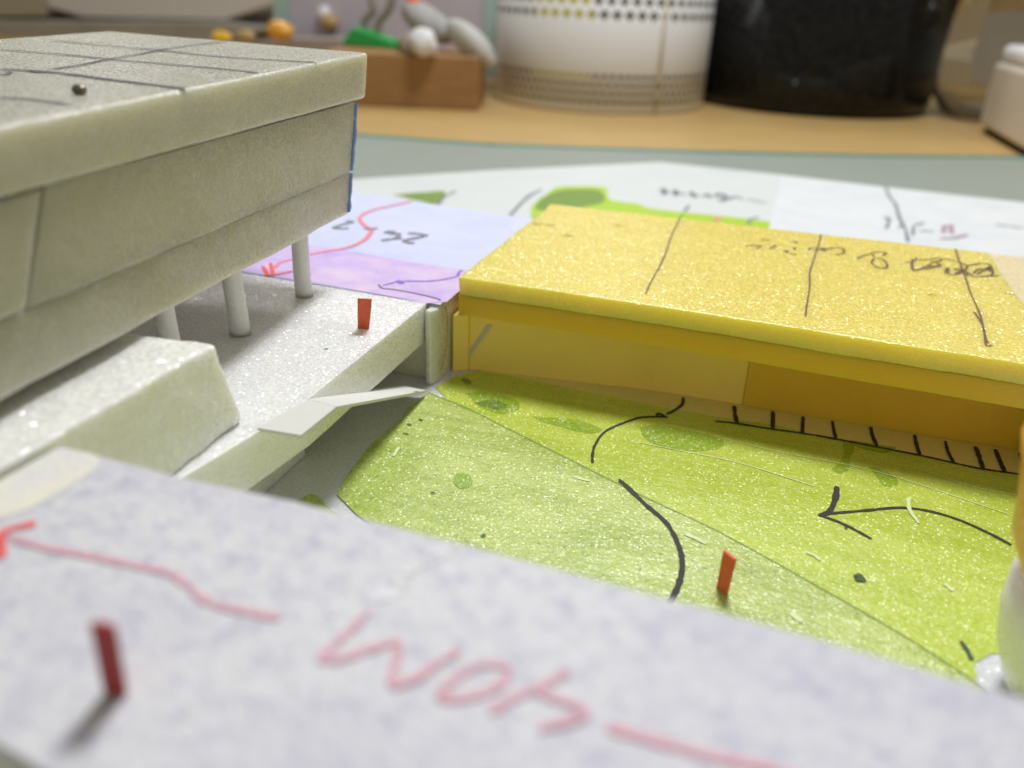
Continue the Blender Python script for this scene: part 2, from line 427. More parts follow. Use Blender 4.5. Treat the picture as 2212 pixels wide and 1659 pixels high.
for k, (pp_, mm) in enumerate([
    ([(1385, 925), (1420, 918), (1500, 932), (1558, 950), (1560, 965), (1510, 974), (1450, 970), (1398, 952)], WETG),
    ([(1010, 848), (1050, 846), (1110, 862), (1122, 880), (1090, 892), (1052, 886), (1020, 866)], WETG),
    ([(1826, 952), (1846, 956), (1838, 984), (1832, 1015), (1812, 1022), (1800, 1012), (1820, 990)], WETG),
    ([(1835, 950), (1880, 958), (1935, 966), (1912, 976), (1860, 968)], WETG),
    ([(1878, 1008), (1900, 1010), (1934, 1028), (1938, 1048), (1915, 1050), (1890, 1030)], WETG),
    ([(1150, 900), (1230, 905), (1300, 925), (1280, 935), (1200, 920)], WETG),
    ([(994, 818), (1008, 816), (1018, 826), (1004, 830)], WETD), ([(1028, 870), (1060, 864), (1096, 874), (1080, 884), (1050, 880)], WETD)]):
    patch('marker_patch', pp_, ZY + .003 + .001 * (k % 4), mm, lawn_y, .05)
strokes('scratches', [([(1380, 955), (1480, 975), (1600, 1000), (1760, 1050)], .018), ([(1560, 946), (1680, 975), (1900, 1020), (2180, 1110)], .014),
    ([(1962, 1075), (1965, 1100), (1985, 1130)], .06), ([(1742, 1192), (1760, 1200), (1772, 1210)], .05),
    ([(1480, 1150), (1530, 1172)], .03), ([(1975, 1010), (2100, 1050), (2200, 1070)], .012), ([(2040, 1260), (2060, 1276)], .05)], ZY + .012, .03, WSCR, lawn_y)
strokes('green_specks', [([(1848, 1240), (1856, 1246), (1860, 1256)], .13), ([(1826, 1138), (1829, 1142)], .04), ([(2076, 1384), (2090, 1405), (2100, 1425)], .05)], ZY + .014, .05, pen('ink_green_fleck', (.02, .06, .012), 1.0), lawn_y)

lawn_p = thing('green_sheet', 'rough pale green marker sheet with dark flecks beside the folded card ramp', 'paper sheet', (-3, 8, .3))
ZP = .324
seam = [(925, 846), (1010, 880), (1100, 925), (1270, 1010), (1400, 1075), (1550, 1145), (1750, 1255), (1950, 1370), (2105, 1470), (2140, 1500)]
left = [(900, 868), (880, 880), (868, 905), (840, 925), (800, 962), (765, 1005), (733, 1052), (728, 1068), (770, 1110), (830, 1150)]
wp = [at(x, y, ZP) for x, y in seam] + [Vector((2.4, 4.2, 0)), Vector((-2.6, 4.6, 0))] + [at(x, y, ZP) for x, y in reversed(left)]
sheet('paper_sheet', wp, .3105, ZP, LAWN_PALE, lawn_p)
patch('green_scrap', [(640, 1085), (668, 1068), (690, 1075), (712, 1098), (760, 1130), (740, 1150), (640, 1120)], ZP, LAWN_PALE, lawn_p, .02)
strokes('edge_shading', [([(925, 848), (1010, 882), (1100, 927), (1270, 1012), (1400, 1077), (1550, 1147), (1750, 1257), (1950, 1372), (2105, 1472), (2140, 1502)], .03)], ZP + .004, .03, pen('marker_edge', (.20, .32, .04), .8, add=0), lawn_p)
strokes('ink_drawing', [([(1337, 1035), (1360, 1056), (1395, 1090), (1440, 1130), (1466, 1178), (1474, 1220), (1466, 1262), (1445, 1305), (1420, 1350)], .075)], ZP + .01, .07, INK, lawn_p)
patch('dark_green_dot', [(978, 1035), (985, 1024), (1005, 1022), (1020, 1034), (1016, 1050), (995, 1055), (982, 1046)], ZP + .006, lawnmat('wet_green_dot', (.26, .42, .02), (.2, .34, .01), .6, 17, flecks=.2), lawn_p, .0)
strokes('green_specks', [([(1850, 1240), (1853, 1243)], .05), ([(932, 1062), (938, 1066)], .05), ([(1040, 1155), (1048, 1158)], .07), ([(905, 905), (913, 908)], .05),
    ([(880, 915), (888, 918)], .05), ([(870, 935), (882, 938)], .04)], ZP + .008, .05, pen('dark_green_fleck', (.08, .16, .02), .8), lawn_p)
strokes('scratches', [([(1238, 1028), (1258, 1035), (1275, 1038)], .05), ([(862, 965), (850, 985)], .05), ([(1478, 1153), (1500, 1162), (1525, 1175)], .04),
    ([(1715, 1335), (1725, 1330)], .12)], ZP + .009, .05, WSCR, lawn_p)

# ================================================================ plateau behind (lavender)
P = 1.82
PBK = [at(x, y, P) for x, y in [(700, 405), (760, 414), (1135, 471)]]
plat = thing('foam_plateau', 'raised foam plateau covered in pale blue and purple coloured paper', 'foam base', (-10, 16, .25))
bkx = PBK[2]
pp = [(-26, 13.08), (-9.4, 13.06), (-5.42, 12.92), (-5.40, bkx.y - .05), (PBK[1].x, PBK[1].y), (PBK[0].x, PBK[0].y), (-26, PBK[0].y + 1.2)]
prism('foam_base', pp, .252, P - .03, foam('yellowish_foam', (.80, .76, .60), glit=.3, scale=12, sss=.6), plat, bevel=.03, rough=.01, cell=1.0)
prism('blue_paper', pp, P - .028, P - .006, LAV_FAR, plat, bevel=0)
bl = [at(x, y, P) for x, y in [(560, 505), (670, 529), (780, 546), (876, 565), (990, 581)]]
fr = [at(x, y, P) for x, y in [(965, 652), (921, 655), (800, 632), (700, 615), (545, 590)]]
bm = bmesh.new()
vs = [bm.verts.new((p.x, p.y, P)) for p in [Vector((-20, bl[0].y, 0))] + bl + [Vector((-5.38, bl[-1].y, 0))] + fr + [Vector((-20, 13.1, 0))]]
bm.faces.new(vs); obj('purple_paper_strip', bm, PURPLE, plat)
strokes('red_pencil_line', [[(889, 434), (851, 443), (814, 451), (787, 461), (777, 473), (787, 486), (802, 496), (799, 505), (784, 520), (752, 534), (715, 541), (673, 549), (628, 561), (606, 567), (590, 580)]], P + .006, .10, REDF, plat)
strokes('red_arrow_head', [([(567, 574), (574, 585), (578, 594)], .08), ([(584, 567), (590, 592)], .08), ([(574, 594), (600, 592), (632, 585)], .08)], P + .008, .12, REDB, plat)
strokes('pencil_numbers', [[(748, 476), (760, 479), (742, 484), (722, 491), (736, 493), (754, 493)], [(787, 493), (800, 494), (817, 492)],
    [(834, 503), (840, 500), (854, 500)], [(842, 505), (852, 503), (861, 505), (856, 514), (840, 516), (824, 519)], [(846, 515), (869, 514)],
    [(881, 503), (900, 504), (921, 508), (900, 513), (874, 519), (885, 524), (896, 525)]], P + .007, .12, PENCIL, plat)
strokes('violet_pencil_line', [[(998, 583), (990, 590), (988, 596), (960, 603), (926, 607), (895, 607), (861, 608), (840, 613), (827, 616)], ([(858, 606), (870, 612)], .12)], P + .007, .05, VIOL, plat)
strokes('brown_pencil_line', [[(818, 614), (826, 622), (851, 625), (901, 634), (940, 643), (952, 648)]], P + .008, .045, pen('brown_pencil', (.20, .14, .20), .9, .6, 13), plat)
# pencil line running down the end wall
bm = bmesh.new()
pts = [onx(x, y, -5.405) for x, y in [(962, 652), (966, 690), (962, 740), (952, 790)]]
# ---- yellow adjoining wall piece at the left of the yellow building is built below

# ================================================================ slab platform at left
sp = thing('foam_platform', 'sparkling white foam slab platform holding the white columns', 'foam slab', (-8, 9, .3))
edge = [at(x, y, P) for x, y in [(921, 655), (800, 752), (660, 865), (530, 950), (395, 1030)]]
e2 = [(p.x, p.y) for p in edge]
spoly = [(-5.66, 12.9), (-9.4, 13.03), (-20, 13.03), (-20, 3.2), (-5.6, 3.2), (-5.85, 6.0), e2[4], (-5.76, 7.6), (-5.64, 8.71), (-5.65, 10.8)]
prism('slab', spoly, 1.10, P, WHITE, sp, bevel=.02, rough=.006, cell=.35)
for k, (x0, x1, y0, y1) in enumerate([(-7.4, -6.3, 3.5, 9.6), (-12, -7.6, 6.0, 12.2)]):
    prism('support_block', boxpoly(x0, x1, y0, y1), .302, 1.098, WHITE, sp, bevel=.01)
strokes('pencil_speck', [([(703, 752), (706, 755)], .05)], P + .004, .05, PENCIL, sp)

# white card ramp
rp = thing('card_ramp', 'folded white card ramp with landing leading from the white platform down to the lawn', 'ramp', (-5.4, 9, .3))
A = [at(664, 862, 1.84), at(555, 924, 1.84), at(650, 940, 1.84), at(727, 878, 1.84)]
B = [A[0], A[3], at(921, 843, .44), at(868, 832, .50)]
th = Vector((0, 0, -.05))
def quad(name, q, parent, mat, th=th, bev=.004):
    bm = prism_bm([p + th for p in q], q, bevel=bev, segs=1)
    return obj(name, bm, mat, parent)
quad('landing', A, rp, CARD)
quad('sloping_strip', [B[0] + Vector((0, .004, 0)), B[1] + Vector((0, .004, 0)), B[2], B[3]], rp, CARD)
bm = bmesh.new(); ribbon(bm, [B[2].lerp(B[1], .10) + Vector((-.03, 0, .004)), B[2].lerp(B[1], .16) + Vector((-.02, 0, .004))], .05)
obj('green_smudge', bm, DGREEN, rp)

# foam block lower left
blk = thing('foam_block', 'coarse white foam block with rough cut end standing on the white platform', 'foam block', (-8, 6, P))
top_ = [Vector((-6.03, 7.50, 3.06)), Vector((-6.05, 3.4, 3.10)), Vector((-9.8, 3.4, 3.10)), Vector((-9.6, 7.20, 3.06))]
bot_ = [Vector((-6.05, 7.92, P + .004)), Vector((-5.98, 3.4, P + .004)), Vector((-9.8, 3.4, P + .004)), Vector((-9.6, 7.6, P + .004))]
obj('block', prism_bm(bot_, top_, bevel=.06, rough=.055, cell=.16, seed=3, segs=3), WHITE_COARSE, blk, smooth=True, wn=True)

# ================================================================ white foam building
bd = thing('foam_building', 'tall layered white foam model building raised on white columns', 'model building', (-9, 9, P))
P0 = Vector((-7.38, 14.3, 0)); U = Vector((.091, -1, 0)).normalized(); Wd = Vector((-1, -.091, 0)).normalized()
NF = Vector((1, .091, 0))
def face_pt(px, py, inset=0.0): return onplane(px, py, P0 + Wd * inset, NF)
def slab(name, tr_, tl, br, bl_, inset, depth, mat, parent, bevel=.02, seed=0, back=None, **k):
    """front face from four photo points on the facade plane, extruded back by depth"""
    f = [face_pt(*p, inset) for p in (tr_, tl, bl_, br)]   # TR TL BL BR
    TR, TL, BL, BR = f
    x = (TR.x + BR.x) / 2; y = (TR.y + BR.y) / 2
    # extend past the frame to the near side
    ex = k.get('ext', 1.35)
    TL2 = TR + (TL - TR) * ex; BL2 = BR + (BL - BR) * ex
    if ex > 1: TL2.x, TL2.y = BL2.x, BL2.y
    topr = [TR, TL2, TL2 + Wd * depth, TR + Wd * depth]; botr = [BR, BL2, BL2 + Wd * depth, BR + Wd * depth]
    if back: topr[3] = back; botr[3] = Vector((back.x, back.y, BR.z))
    bm = prism_bm(botr, topr, bevel=bevel, rough=k.get('rough', .012), cell=k.get('cell', .35), seed=seed, segs=3)
    return obj(name, bm, mat, parent, smooth=True, wn=True), f
rt = face_pt(795, 113); zt = rt.z
backc = at(235, 67, zt)
roof, rf = slab('roof_slab', (795, 114), (0, 275), (790, 213), (0, 430), 0, 7.2, WHITE_FINE, bd, bevel=.06, seed=1, back=backc, rough=.018)
print('roof z', [tuple(round(c, 2) for c in v) for v in rf])
mid, mf = slab('upper_storey', (767, 221), (100, 399), (759, 371), (62, 670), .10, 5.6, WHITE_FINE, bd, bevel=.012, seed=2, rough=.02, ext=1.0)
slab('upper_storey', (96, 406), (0, 433), (59, 672), (0, 697), .06, 5.6, WHITE_FINE, bd, bevel=.05, seed=5, rough=.012, ext=9.0)
low, lf = slab('lower_storey', (758, 370.5), (0, 696), (753, 461), (0, 865), .13, 5.6, WHITE_FINE, bd, bevel=.012, seed=3, rough=.03)
# thin blue skin left on the cut end faces
def skin(f, dy, th=.02):
    TR, BR = f[0], f[3]
    a = TR + Vector((.012, dy, -.03)); b = BR + Vector((.012, dy, .02))
    bm = bmesh.new(); n = 26; L = []
    for i in range(n + 1):
        p = a.lerp(b, i / n); j = noise.noise(Vector((p.z * 9, dy, p.x))) * .02
        w = th * (1.0 + 1.1 * noise.noise(Vector((p.z * 5, 3, dy))))
        L.append([bm.verts.new(p + Vector((j, 0, 0))), bm.verts.new(p + Vector((j + w * .3, w, 0))), bm.verts.new(p + Wd * 3 + Vector((0, w + .02, 0))), bm.verts.new(p + Wd * 3)])
    for r1, r2 in zip(L[:-1], L[1:]):
        for i in range(4): bm.faces.new((r1[i], r1[(i + 1) % 4], r2[(i + 1) % 4], r2[i]))
    bm.faces.new(L[0]); bm.faces.new(list(reversed(L[-1])))
    return obj('blue_skin', bm, BLUE, bd, smooth=False)
skin(mf, .0, .05); skin(lf, .0, .04)
# grid lines on the roof
zr = lambda p: 5.86
def roof_line(pts, w=.05):
    out = []
    for x, y in pts:
        # the top plane of the roof through three of its corners
        out.append(onplane(x, y, rf[0] + Vector((0, 0, .012)), (rf[1] - rf[0]).cross(Wd)))
    return out
bm = bmesh.new()
for pts, w in [([(112, 86), (230, 97), (350, 108), (460, 120), (580, 128), (686, 134)], .075), ([(0, 106), (120, 115), (240, 127), (380, 139), (480, 148), (558, 157)], .08),
               ([(0, 148), (60, 151), (140, 158), (230, 170), (320, 181), (402, 191)], .09), ([(0, 210), (70, 214), (150, 226)], .06),
               ([(497, 86), (430, 95), (362, 104), (300, 116), (235, 127), (180, 138), (110, 149)], .065),
               ([(0, 158), (12, 160), (24, 154)], .07), ([(60, 150), (80, 155), (100, 152)], .08)]:
    ribbon(bm, roof_line(pts), w)
me = bpy.data.meshes.new('grid_lines'); bm.to_mesh(me); bm.free(); me.materials.append(INKV)
o = link(bpy.data.objects.new('grid_lines', me)); o.parent = bd; o.matrix_parent_inverse = Matrix.Translation(-bd.location)
# columns: slightly bent rolled card posts
for (px, py, r) in [(657, 643, .165), (516, 727, .175), (372, 800, .17)]:
    c = at(px, py, P); bm = bmesh.new(); rings = []
    zt_ = 3.26
    for i in range(13):
        t = i / 12; z = P + .004 + (zt_ - P) * t
        cx = c.x - .05 - .05 * t + .012 * math.sin(t * 5 + px); cy = c.y + .10 + .03 * t
        rr = r * (1 - .07 * math.sin(t * 3.1))
        rings.append([bm.verts.new((cx + rr * math.cos(a_), cy + rr * .9 * math.sin(a_), z)) for a_ in [2 * math.pi * k / 20 + .2 for k in range(20)]])
    for r1, r2 in zip(rings[:-1], rings[1:]):
        for i in range(20): bm.faces.new((r1[i], r1[(i + 1) % 20], r2[(i + 1) % 20], r2[i]))
    bm.faces.new(rings[0]); bm.faces.new(rings[-1])
    obj('column', bm, COLM, bd, smooth=True, wn=True)
# pin head on the roof
ph = onplane(173, 204, rf[0], (rf[1] - rf[0]).cross(Wd))
bm = bmesh.new(); bmesh.ops.create_uvsphere(bm, u_segments=20, v_segments=12, radius=.075, matrix=Matrix.Translation((ph.x, ph.y, ph.z + .05)) @ Matrix.Diagonal((1.15, 1, .8, 1)))
tag(obj('pin_head', bm, METAL, smooth=True), 'dark metal pin head stuck in the roof of the white foam building', 'pin')

# ================================================================ yellow building
yb = thing('yellow_building', 'yellow foam model building with wide flat roof and dark pen notes on top', 'model building', (0, 16, .3))
fe = [at(x, y, 2.19) for x, y in [(990, 598), (1200, 622), (1450, 652), (1640, 680), (2000, 738), (2212, 785)]]
rp_ = [(-5.28, 13.45), (-2.6, 13.42), (-.6, 13.36), (.6, 13.30), (2.0, 13.22), (4.55, 13.10), (4.56, 19.70), (-5.28, 19.72)]
rpl = [(x - .0, y + (.03 if y < 14 else 0)) for x, y in rp_]
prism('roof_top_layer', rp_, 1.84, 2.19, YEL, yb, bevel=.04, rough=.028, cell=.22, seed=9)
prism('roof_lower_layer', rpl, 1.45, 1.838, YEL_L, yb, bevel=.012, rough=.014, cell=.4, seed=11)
wl = at(1603, 877, .3)
w0 = [at(x, y, .3) for x, y in [(1603, 877), (2212, 976)]]
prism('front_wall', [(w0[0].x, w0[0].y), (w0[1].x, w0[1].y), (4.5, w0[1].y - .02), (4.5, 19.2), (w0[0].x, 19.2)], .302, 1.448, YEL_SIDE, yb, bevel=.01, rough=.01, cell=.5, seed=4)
wa = [at(x, y, .3) for x, y in [(968, 802), (1050, 803), (1481, 862), (1603, 880)]]
prism('pale_wall', [(-5.098, 13.60), (-1.6, w0[0].y + .02), (w0[0].x - .004, w0[0].y + .05), (w0[0].x - .004, 14.5), (-5.098, 14.5)], .302, 1.448, CREAM_WALL, yb, bevel=.006)
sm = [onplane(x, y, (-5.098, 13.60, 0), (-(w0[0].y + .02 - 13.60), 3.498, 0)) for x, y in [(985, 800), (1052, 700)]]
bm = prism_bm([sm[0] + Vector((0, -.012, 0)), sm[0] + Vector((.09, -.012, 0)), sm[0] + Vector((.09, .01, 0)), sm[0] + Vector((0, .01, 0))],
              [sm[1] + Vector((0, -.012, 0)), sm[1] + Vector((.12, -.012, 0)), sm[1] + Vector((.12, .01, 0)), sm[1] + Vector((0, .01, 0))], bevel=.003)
obj('light_streak', bm, foam('painted_light_streak', (1.0, .88, .50), glit=.1, rough=.8, spec=.1), yb)  # pale diagonal strip painted in for a streak of light on the wall
prism('end_wall', [(-5.36, 13.40), (-5.10, 13.55), (-5.10, 19.0), (-5.36, 19.0)], .302, 1.448, CREAM_WALL, yb, bevel=.01)
strokes('ink_lines', [
    [(1475, 462), (1469, 471), (1450, 511), (1440, 541), (1426, 574), (1407, 607), (1395, 635)],
    [(1774, 506), (1768, 530), (1759, 558), (1750, 586), (1749, 620), (1743, 658), (1740, 684)],
    [(2064, 537), (2071, 560), (2086, 601), (2097, 633), (2117, 679), (2127, 722), (2134, 742)], [(2104, 673), (2116, 691), (2126, 712), (2130, 745), (2144, 745)]], 2.198, .034, INKB, yb)
N = [[(1610, 530), (1643, 530), (1634, 537)], [(1643, 516), (1664, 518)], [(1676, 529), (1670, 534), (1661, 537)], ([(1698, 540), (1700, 545)], .10), [(1704, 547), (1722, 549)],
     ([(1714, 521), (1723, 524)], .08), ([(1716, 534), (1717, 539)], .08), [(1747, 541), (1752, 535), (1764, 536), (1763, 543)], [(1764, 537), (1783, 538), (1800, 535), (1817, 535), (1823, 539), (1822, 546), (1805, 550)],
     ([(1778, 535), (1780, 541)], .09), [(1850, 559), (1868, 551), (1883, 549), (1890, 555)], [(1880, 546), (1900, 543), (1914, 546), (1906, 552)],
     [(1889, 558), (1883, 567), (1896, 577), (1911, 579), (1917, 571), (1906, 559), (1892, 556)],
     [(1955, 567), (1973, 565), (1981, 556)], [(1971, 558), (1972, 582), (1989, 580), (2013, 569)], [(1981, 560), (2005, 560), (2029, 557), (2050, 560), (2071, 566)],
     [(1997, 581), (2029, 573), (2024, 569), (2040, 571)], ([(2047, 578), (2045, 588)], .09), [(2040, 588), (2063, 593), (2090, 577), (2074, 566)], [(2061, 590), (2084, 588), (2090, 596)],
     [(2090, 573), (2115, 569), (2135, 570), (2143, 580), (2143, 593), (2120, 597), (2103, 596), (2090, 588), (2074, 578)], [(2103, 590), (2114, 581), (2124, 582), (2111, 593)], ([(2127, 584), (2137, 577), (2140, 586)], .07), [(2130, 597), (2143, 596), (2158, 595)],
     ([(2010, 566), (2026, 564), (2036, 560)], .06), ([(2060, 580), (2078, 584), (2070, 590)], .09), ([(2006, 576), (2034, 574)], .09)]
for a_, b_ in ((0, 3), (3, 7), (7, 10), (10, 13), (13, 99)):
    strokes('handwriting', N[a_:b_], 2.2, .046, INKB, yb)
NK = foam('nick_yellow', (.75, .48, .03), glit=.3, scale=9, sss=.4, rad=(1, .6, .1))
for x, y in [(1190, 484), (1338, 486), (1228, 507), (2013, 635), (2181, 632), (1160, 482)]:
    strokes('nick', [([(x - 9, y - 1), (x, y + 1), (x + 9, y + 1)], .10)], 2.197, .10, NK, yb)
# end wall of the plateau, with the pencil line running down it
ew = [Vector((-5.56, 12.84, .302)), Vector((-5.40, 12.84, .302)), Vector((-5.385, 19.0, .302)), Vector((-5.44, 19.0, .302))]
# cream strip at the far right
cs = [at(2140, 548, 1.7), at(2192, 552, 1.7), at(2240, 640, 1.7), at(2230, 700, 1.7)]
prism('cream_foam_strip', [(4.62, 13), (cs[1].x + .2, 13), (cs[1].x + .2, cs[1].y), (4.62, cs[0].y)], .30, 1.7, CREAM, bevel=.02)
o = bpy.data.objects['cream_foam_strip']; tag(o, 'cream foam strip lying against the right side of the yellow roof', 'foam strip')

# corner post between the plateau and the yellow building
cp = thing('corner_piece', 'pale foam corner piece with a pencil line running down it', 'foam piece', (-5.5, 12.9, .3))
# small upright piece whose top carries on the purple strip
c_ = [at(x, y, P) for x, y in [(916, 662), (962, 655), (1004, 600)]]
prism('foam_post', [(-5.62, 12.70), (-5.50, 12.66), (-5.415, 12.90), (-5.46, 12.915), (-5.60, 12.90)], .302, P - .06, foam('glossy_foam_edge', (.78, .78, .70), glit=.15, scale=8, sss=.6), cp, bevel=.03)
bm = bmesh.new()
zz = [(962, 660), (966, 700), (963, 750), (952, 800)]
pts = [onplane(x, y, (-5.372, 12.9, 0), (1, .0, 0)) for x, y in zz]
pts = smooth_pts(pts)
vs = []
for p in pts: vs.append((bm.verts.new(p + Vector((.004, -.02, 0))), bm.verts.new(p + Vector((.004, .02, 0)))))
for a, b in zip(vs[:-1], vs[1:]): bm.faces.new((a[0], a[1], b[1], b[0]))
obj('pencil_line', bm, pen('line_down_wall', (.22, .20, .12), 1.0), cp)

# ================================================================ foreground lavender platform
ZF = 3.05
fg = thing('lavender_platform', 'foreground foam platform covered in lavender pencil paper with red handwriting', 'foam platform', (0, 3, .3))
q = [at(130, 962, ZF), at(390, 1031, ZF), at(640, 1083, ZF), at(1100, 1201, ZF), at(1700, 1360, ZF), at(2212, 1508, ZF)]
ex = q[-1] + (q[-1] - q[-2]) * .8
nl = [at(0, 1612, ZF), at(90, 1662, ZF)]
dl = (nl[1] - nl[0])
nr = nl[0] + dl * 20
lf0 = at(0, 1036, ZF); lfd = (lf0 - q[0])
fpoly = [(p.x, p.y) for p in q] + [(ex.x, ex.y), (ex.x, nr.y), (nl[1].x, nl[1].y), (nl[0].x, nl[0].y), ((nl[0] - dl * 4).x, (nl[0] - dl * 4).y), ((q[0] + lfd * 2.5).x, (q[0] + lfd * 2.5).y)]
fpoly[-2] = (fpoly[-1][0] + .1, fpoly[-2][1])
print('fg', [tuple(round(c, 2) for c in p) for p in fpoly])
prism('foam_base', fpoly, .302, ZF - .05, foam('foam_edge_green', (.70, .72, .55), glit=.3, scale=10), fg, bevel=.02)
prism('pencil_paper', fpoly, ZF - .048, ZF, LAV_FG, fg, bevel=.015)
patch('cream_tape', [(128, 966), (160, 972), (212, 985), (206, 1012), (150, 1050), (60, 1100), (-40, 1120), (-40, 1064)], ZF + .006, TAPE, fg, .02)
patch('pale_tape_ridge', [(800, 1300), (830, 1262), (940, 1190), (990, 1172), (985, 1190), (900, 1240), (850, 1290)], ZF + .006, pen('ridge', (.74, .74, .76), .55, .6, 9), fg, .03)
strokes('red_pencil_line', [([(8, 1156), (90, 1180), (180, 1197), (300, 1222), (365, 1236), (402, 1262), (450, 1300), (520, 1317), (605, 1335)], .058),
    ([(1310, 1568), (1371, 1585), (1466, 1612), (1553, 1635), (1667, 1658), (1760, 1690)], .066)], ZF + .012, .06, REDP, fg)
strokes('red_arrow_head', [([(-30, 1185), (5, 1150), (40, 1137), (78, 1130)], .08), ([(-10, 1160), (4, 1180), (0, 1205)], .07)], ZF + .014, .06, REDB, fg)
strokes('red_handwriting', [[(797, 1320), (770, 1348), (728, 1388), (687, 1427)], [(691, 1425), (735, 1422), (778, 1408), (825, 1392), (864, 1383)],
    [(862, 1383), (860, 1410), (852, 1440), (844, 1476)], [(844, 1478), (870, 1474), (901, 1462), (958, 1423), (995, 1402)],
    [(1098, 1436), (1060, 1434), (1024, 1440), (976, 1471), (949, 1502), (970, 1508), (1006, 1506), (1050, 1494), (1080, 1478), (1098, 1454), (1100, 1438)],
    [(1230, 1449), (1200, 1466), (1173, 1480), (1107, 1508), (1059, 1537)], [(1155, 1482), (1180, 1500), (1216, 1512), (1273, 1535)], [(1270, 1537), (1240, 1552), (1216, 1559), (1164, 1572)]], ZF + .013, .056, REDP, fg)

# ================================================================ red card figures
def flag(name_label, base, lean, top_w, bot_w, h, th, rot, mat, zf):
    t = bmesh.new()
    ux = Vector((math.cos(rot), math.sin(rot), 0)); uy = Vector((-ux.y, ux.x, 0))
    b = Vector((base.x, base.y, zf)); tp_ = b + Vector((lean.x, lean.y, h))
    bot = [b - ux * bot_w / 2 - uy * th / 2, b + ux * bot_w / 2 - uy * th / 2, b + ux * bot_w / 2 + uy * th / 2, b - ux * bot_w / 2 + uy * th / 2]
    top = [tp_ - ux * top_w / 2 - uy * th / 2, tp_ + ux * top_w / 2 - uy * th / 2, tp_ + ux * top_w / 2 + uy * th / 2, tp_ - ux * top_w / 2 + uy * th / 2]
    t.free(); bm = prism_bm(bot, top, bevel=.006, segs=1)
    o = obj('card_figure', bm, mat)
    return tag(o, name_label, 'figure', 'red card scale figures')
def fig(label, b, t, zf, h, bw, tw, th, rot, mat):
    base = at(*b, zf); tt = at(*t, zf + h)
    flag(label, base, tt - base, tw, bw, h, th, rot, mat, zf)
fig('orange red card figure standing on the white platform', (785, 711), (788, 645), P, .56, .19, .235, .03, .25, REDPAPER)
fig('red card figure leaning on the green lawn sheets', (1560, 1275), (1577, 1198), ZP, .56, .17, .20, .05, -.75, REDPAPER)
fig('dark red card figure standing out of focus on the lavender foreground platform', (250, 1498), (222, 1348), ZF, .60, .145, .15, .04, .1, REDPAPER_D)

# ================================================================ right edge stump
rs = thing('foam_post', 'white foam post with an orange cap at the right edge of the lawn', 'foam post', (3.6, 7.6, .3))
def blob(name, c, prof, mat, sx=1, sy=1, seed=0):
    bm = bmesh.new(); rings = []; n = 32
    for r, z in prof:
        ring = []
        for i in range(n):
            a = 2 * math.pi * i / n
            p = Vector((c.x + r * sx * math.cos(a), c.y + r * sy * math.sin(a), z))
            d = noise.noise_vector(p * 2 + Vector((seed, 0, 0))) * .05
            ring.append(bm.verts.new(p + d))
        rings.append(ring)
    for r1, r2 in zip(rings[:-1], rings[1:]):
        for i in range(n): bm.faces.new((r1[i], r1[(i + 1) % n], r2[(i + 1) % n], r2[i]))
    bm.faces.new(rings[0]); bm.faces.new(rings[-1])
    return obj(name, bm, mat, rs, smooth=True)
c = Vector((4.0, 8.0, 0))
blob('trunk', c, [(.7, .318), (.85, .5), (1.0, 1.0), (1.08, 1.4), (1.06, 1.72), (.9, 1.78)], WHITE, seed=2)
blob('orange_cap', c, [(.85, 1.80), (1.04, 1.88), (1.18, 2.2), (1.25, 2.6), (1.33, 2.95), (1.38, 3.3), (1.2, 3.55), (.5, 3.7)], ORANGE, seed=5)

# ================================================================ background objects
# round patterned tin
tc = (-13.1 , 60.2); tr0 = 7.25
tin = thing('patterned_tin', 'white round tin with bands of grey and yellow dots standing on the desk', 'tin', (tc[0], tc[1], 0))
m = Mat('tin_white', (.74, .74, .74), .35, .5)
co = m.co; t_ = m.t
sep = t_.nodes.new('ShaderNodeSeparateXYZ'); t_.links.new(co, sep.inputs[0])
def mth(op, a_, b_=None):
    n = t_.nodes.new('ShaderNodeMath'); n.operation = op
    for i, v in enumerate([a_, b_]):
        if v is None: continue
        if isinstance(v, (int, float)): n.inputs[i].default_value = v
        else: t_.links.new(v, n.inputs[i])
    return n.outputs[0]
dx = mth('SUBTRACT', sep.outputs[0], tc[0]); dy = mth('SUBTRACT', sep.outputs[1], tc[1])
ang = mth('ARCTAN2', dx, mth('MULTIPLY', dy, -1.0))
z_ = sep.outputs[2]
upf = mth('GREATER_THAN', z_, 4.0)
rowh = mth('ADD', .49, mth('MULTIPLY', upf, .27))
row = mth('DIVIDE', z_, rowh); rowi = mth('FLOOR', row); rowf = mth('SUBTRACT', mth('FRACT', row), .5)
colv = mth('ADD', mth('MULTIPLY', ang, mth('SUBTRACT', 14.0, mth('MULTIPLY', upf, 4.6))), mth('MULTIPLY', rowi, .5))
colf = mth('SUBTRACT', mth('FRACT', colv), .5)
dist = mth('ADD', mth('ABSOLUTE', mth('MULTIPLY', rowf, 1.0)), mth('ABSOLUTE', mth('MULTIPLY', colf, 1.0)))
dot = mth('LESS_THAN', dist, .44)
inlow = mth('MULTIPLY', mth('GREATER_THAN', z_, .48), mth('LESS_THAN', z_, 2.41))
inup = mth('MULTIPLY', mth('GREATER_THAN', z_, 5.32), mth('LESS_THAN', z_, 7.6))
mask = mth('MULTIPLY', dot, mth('MAXIMUM', inlow, inup))
yl = mth('MULTIPLY', mth('GREATER_THAN', ang, -.42), mth('LESS_THAN', ang, .12))
yl = mth('MULTIPLY', yl, mth('MAXIMUM', mth('MULTIPLY', mth('GREATER_THAN', z_, 1.92), mth('LESS_THAN', z_, 2.41)), inup))
m.mix(mask, (.10, .09, .075)); m.mix(mth('MULTIPLY', mask, yl), (.40, .36, .04))
TINM = m.done()
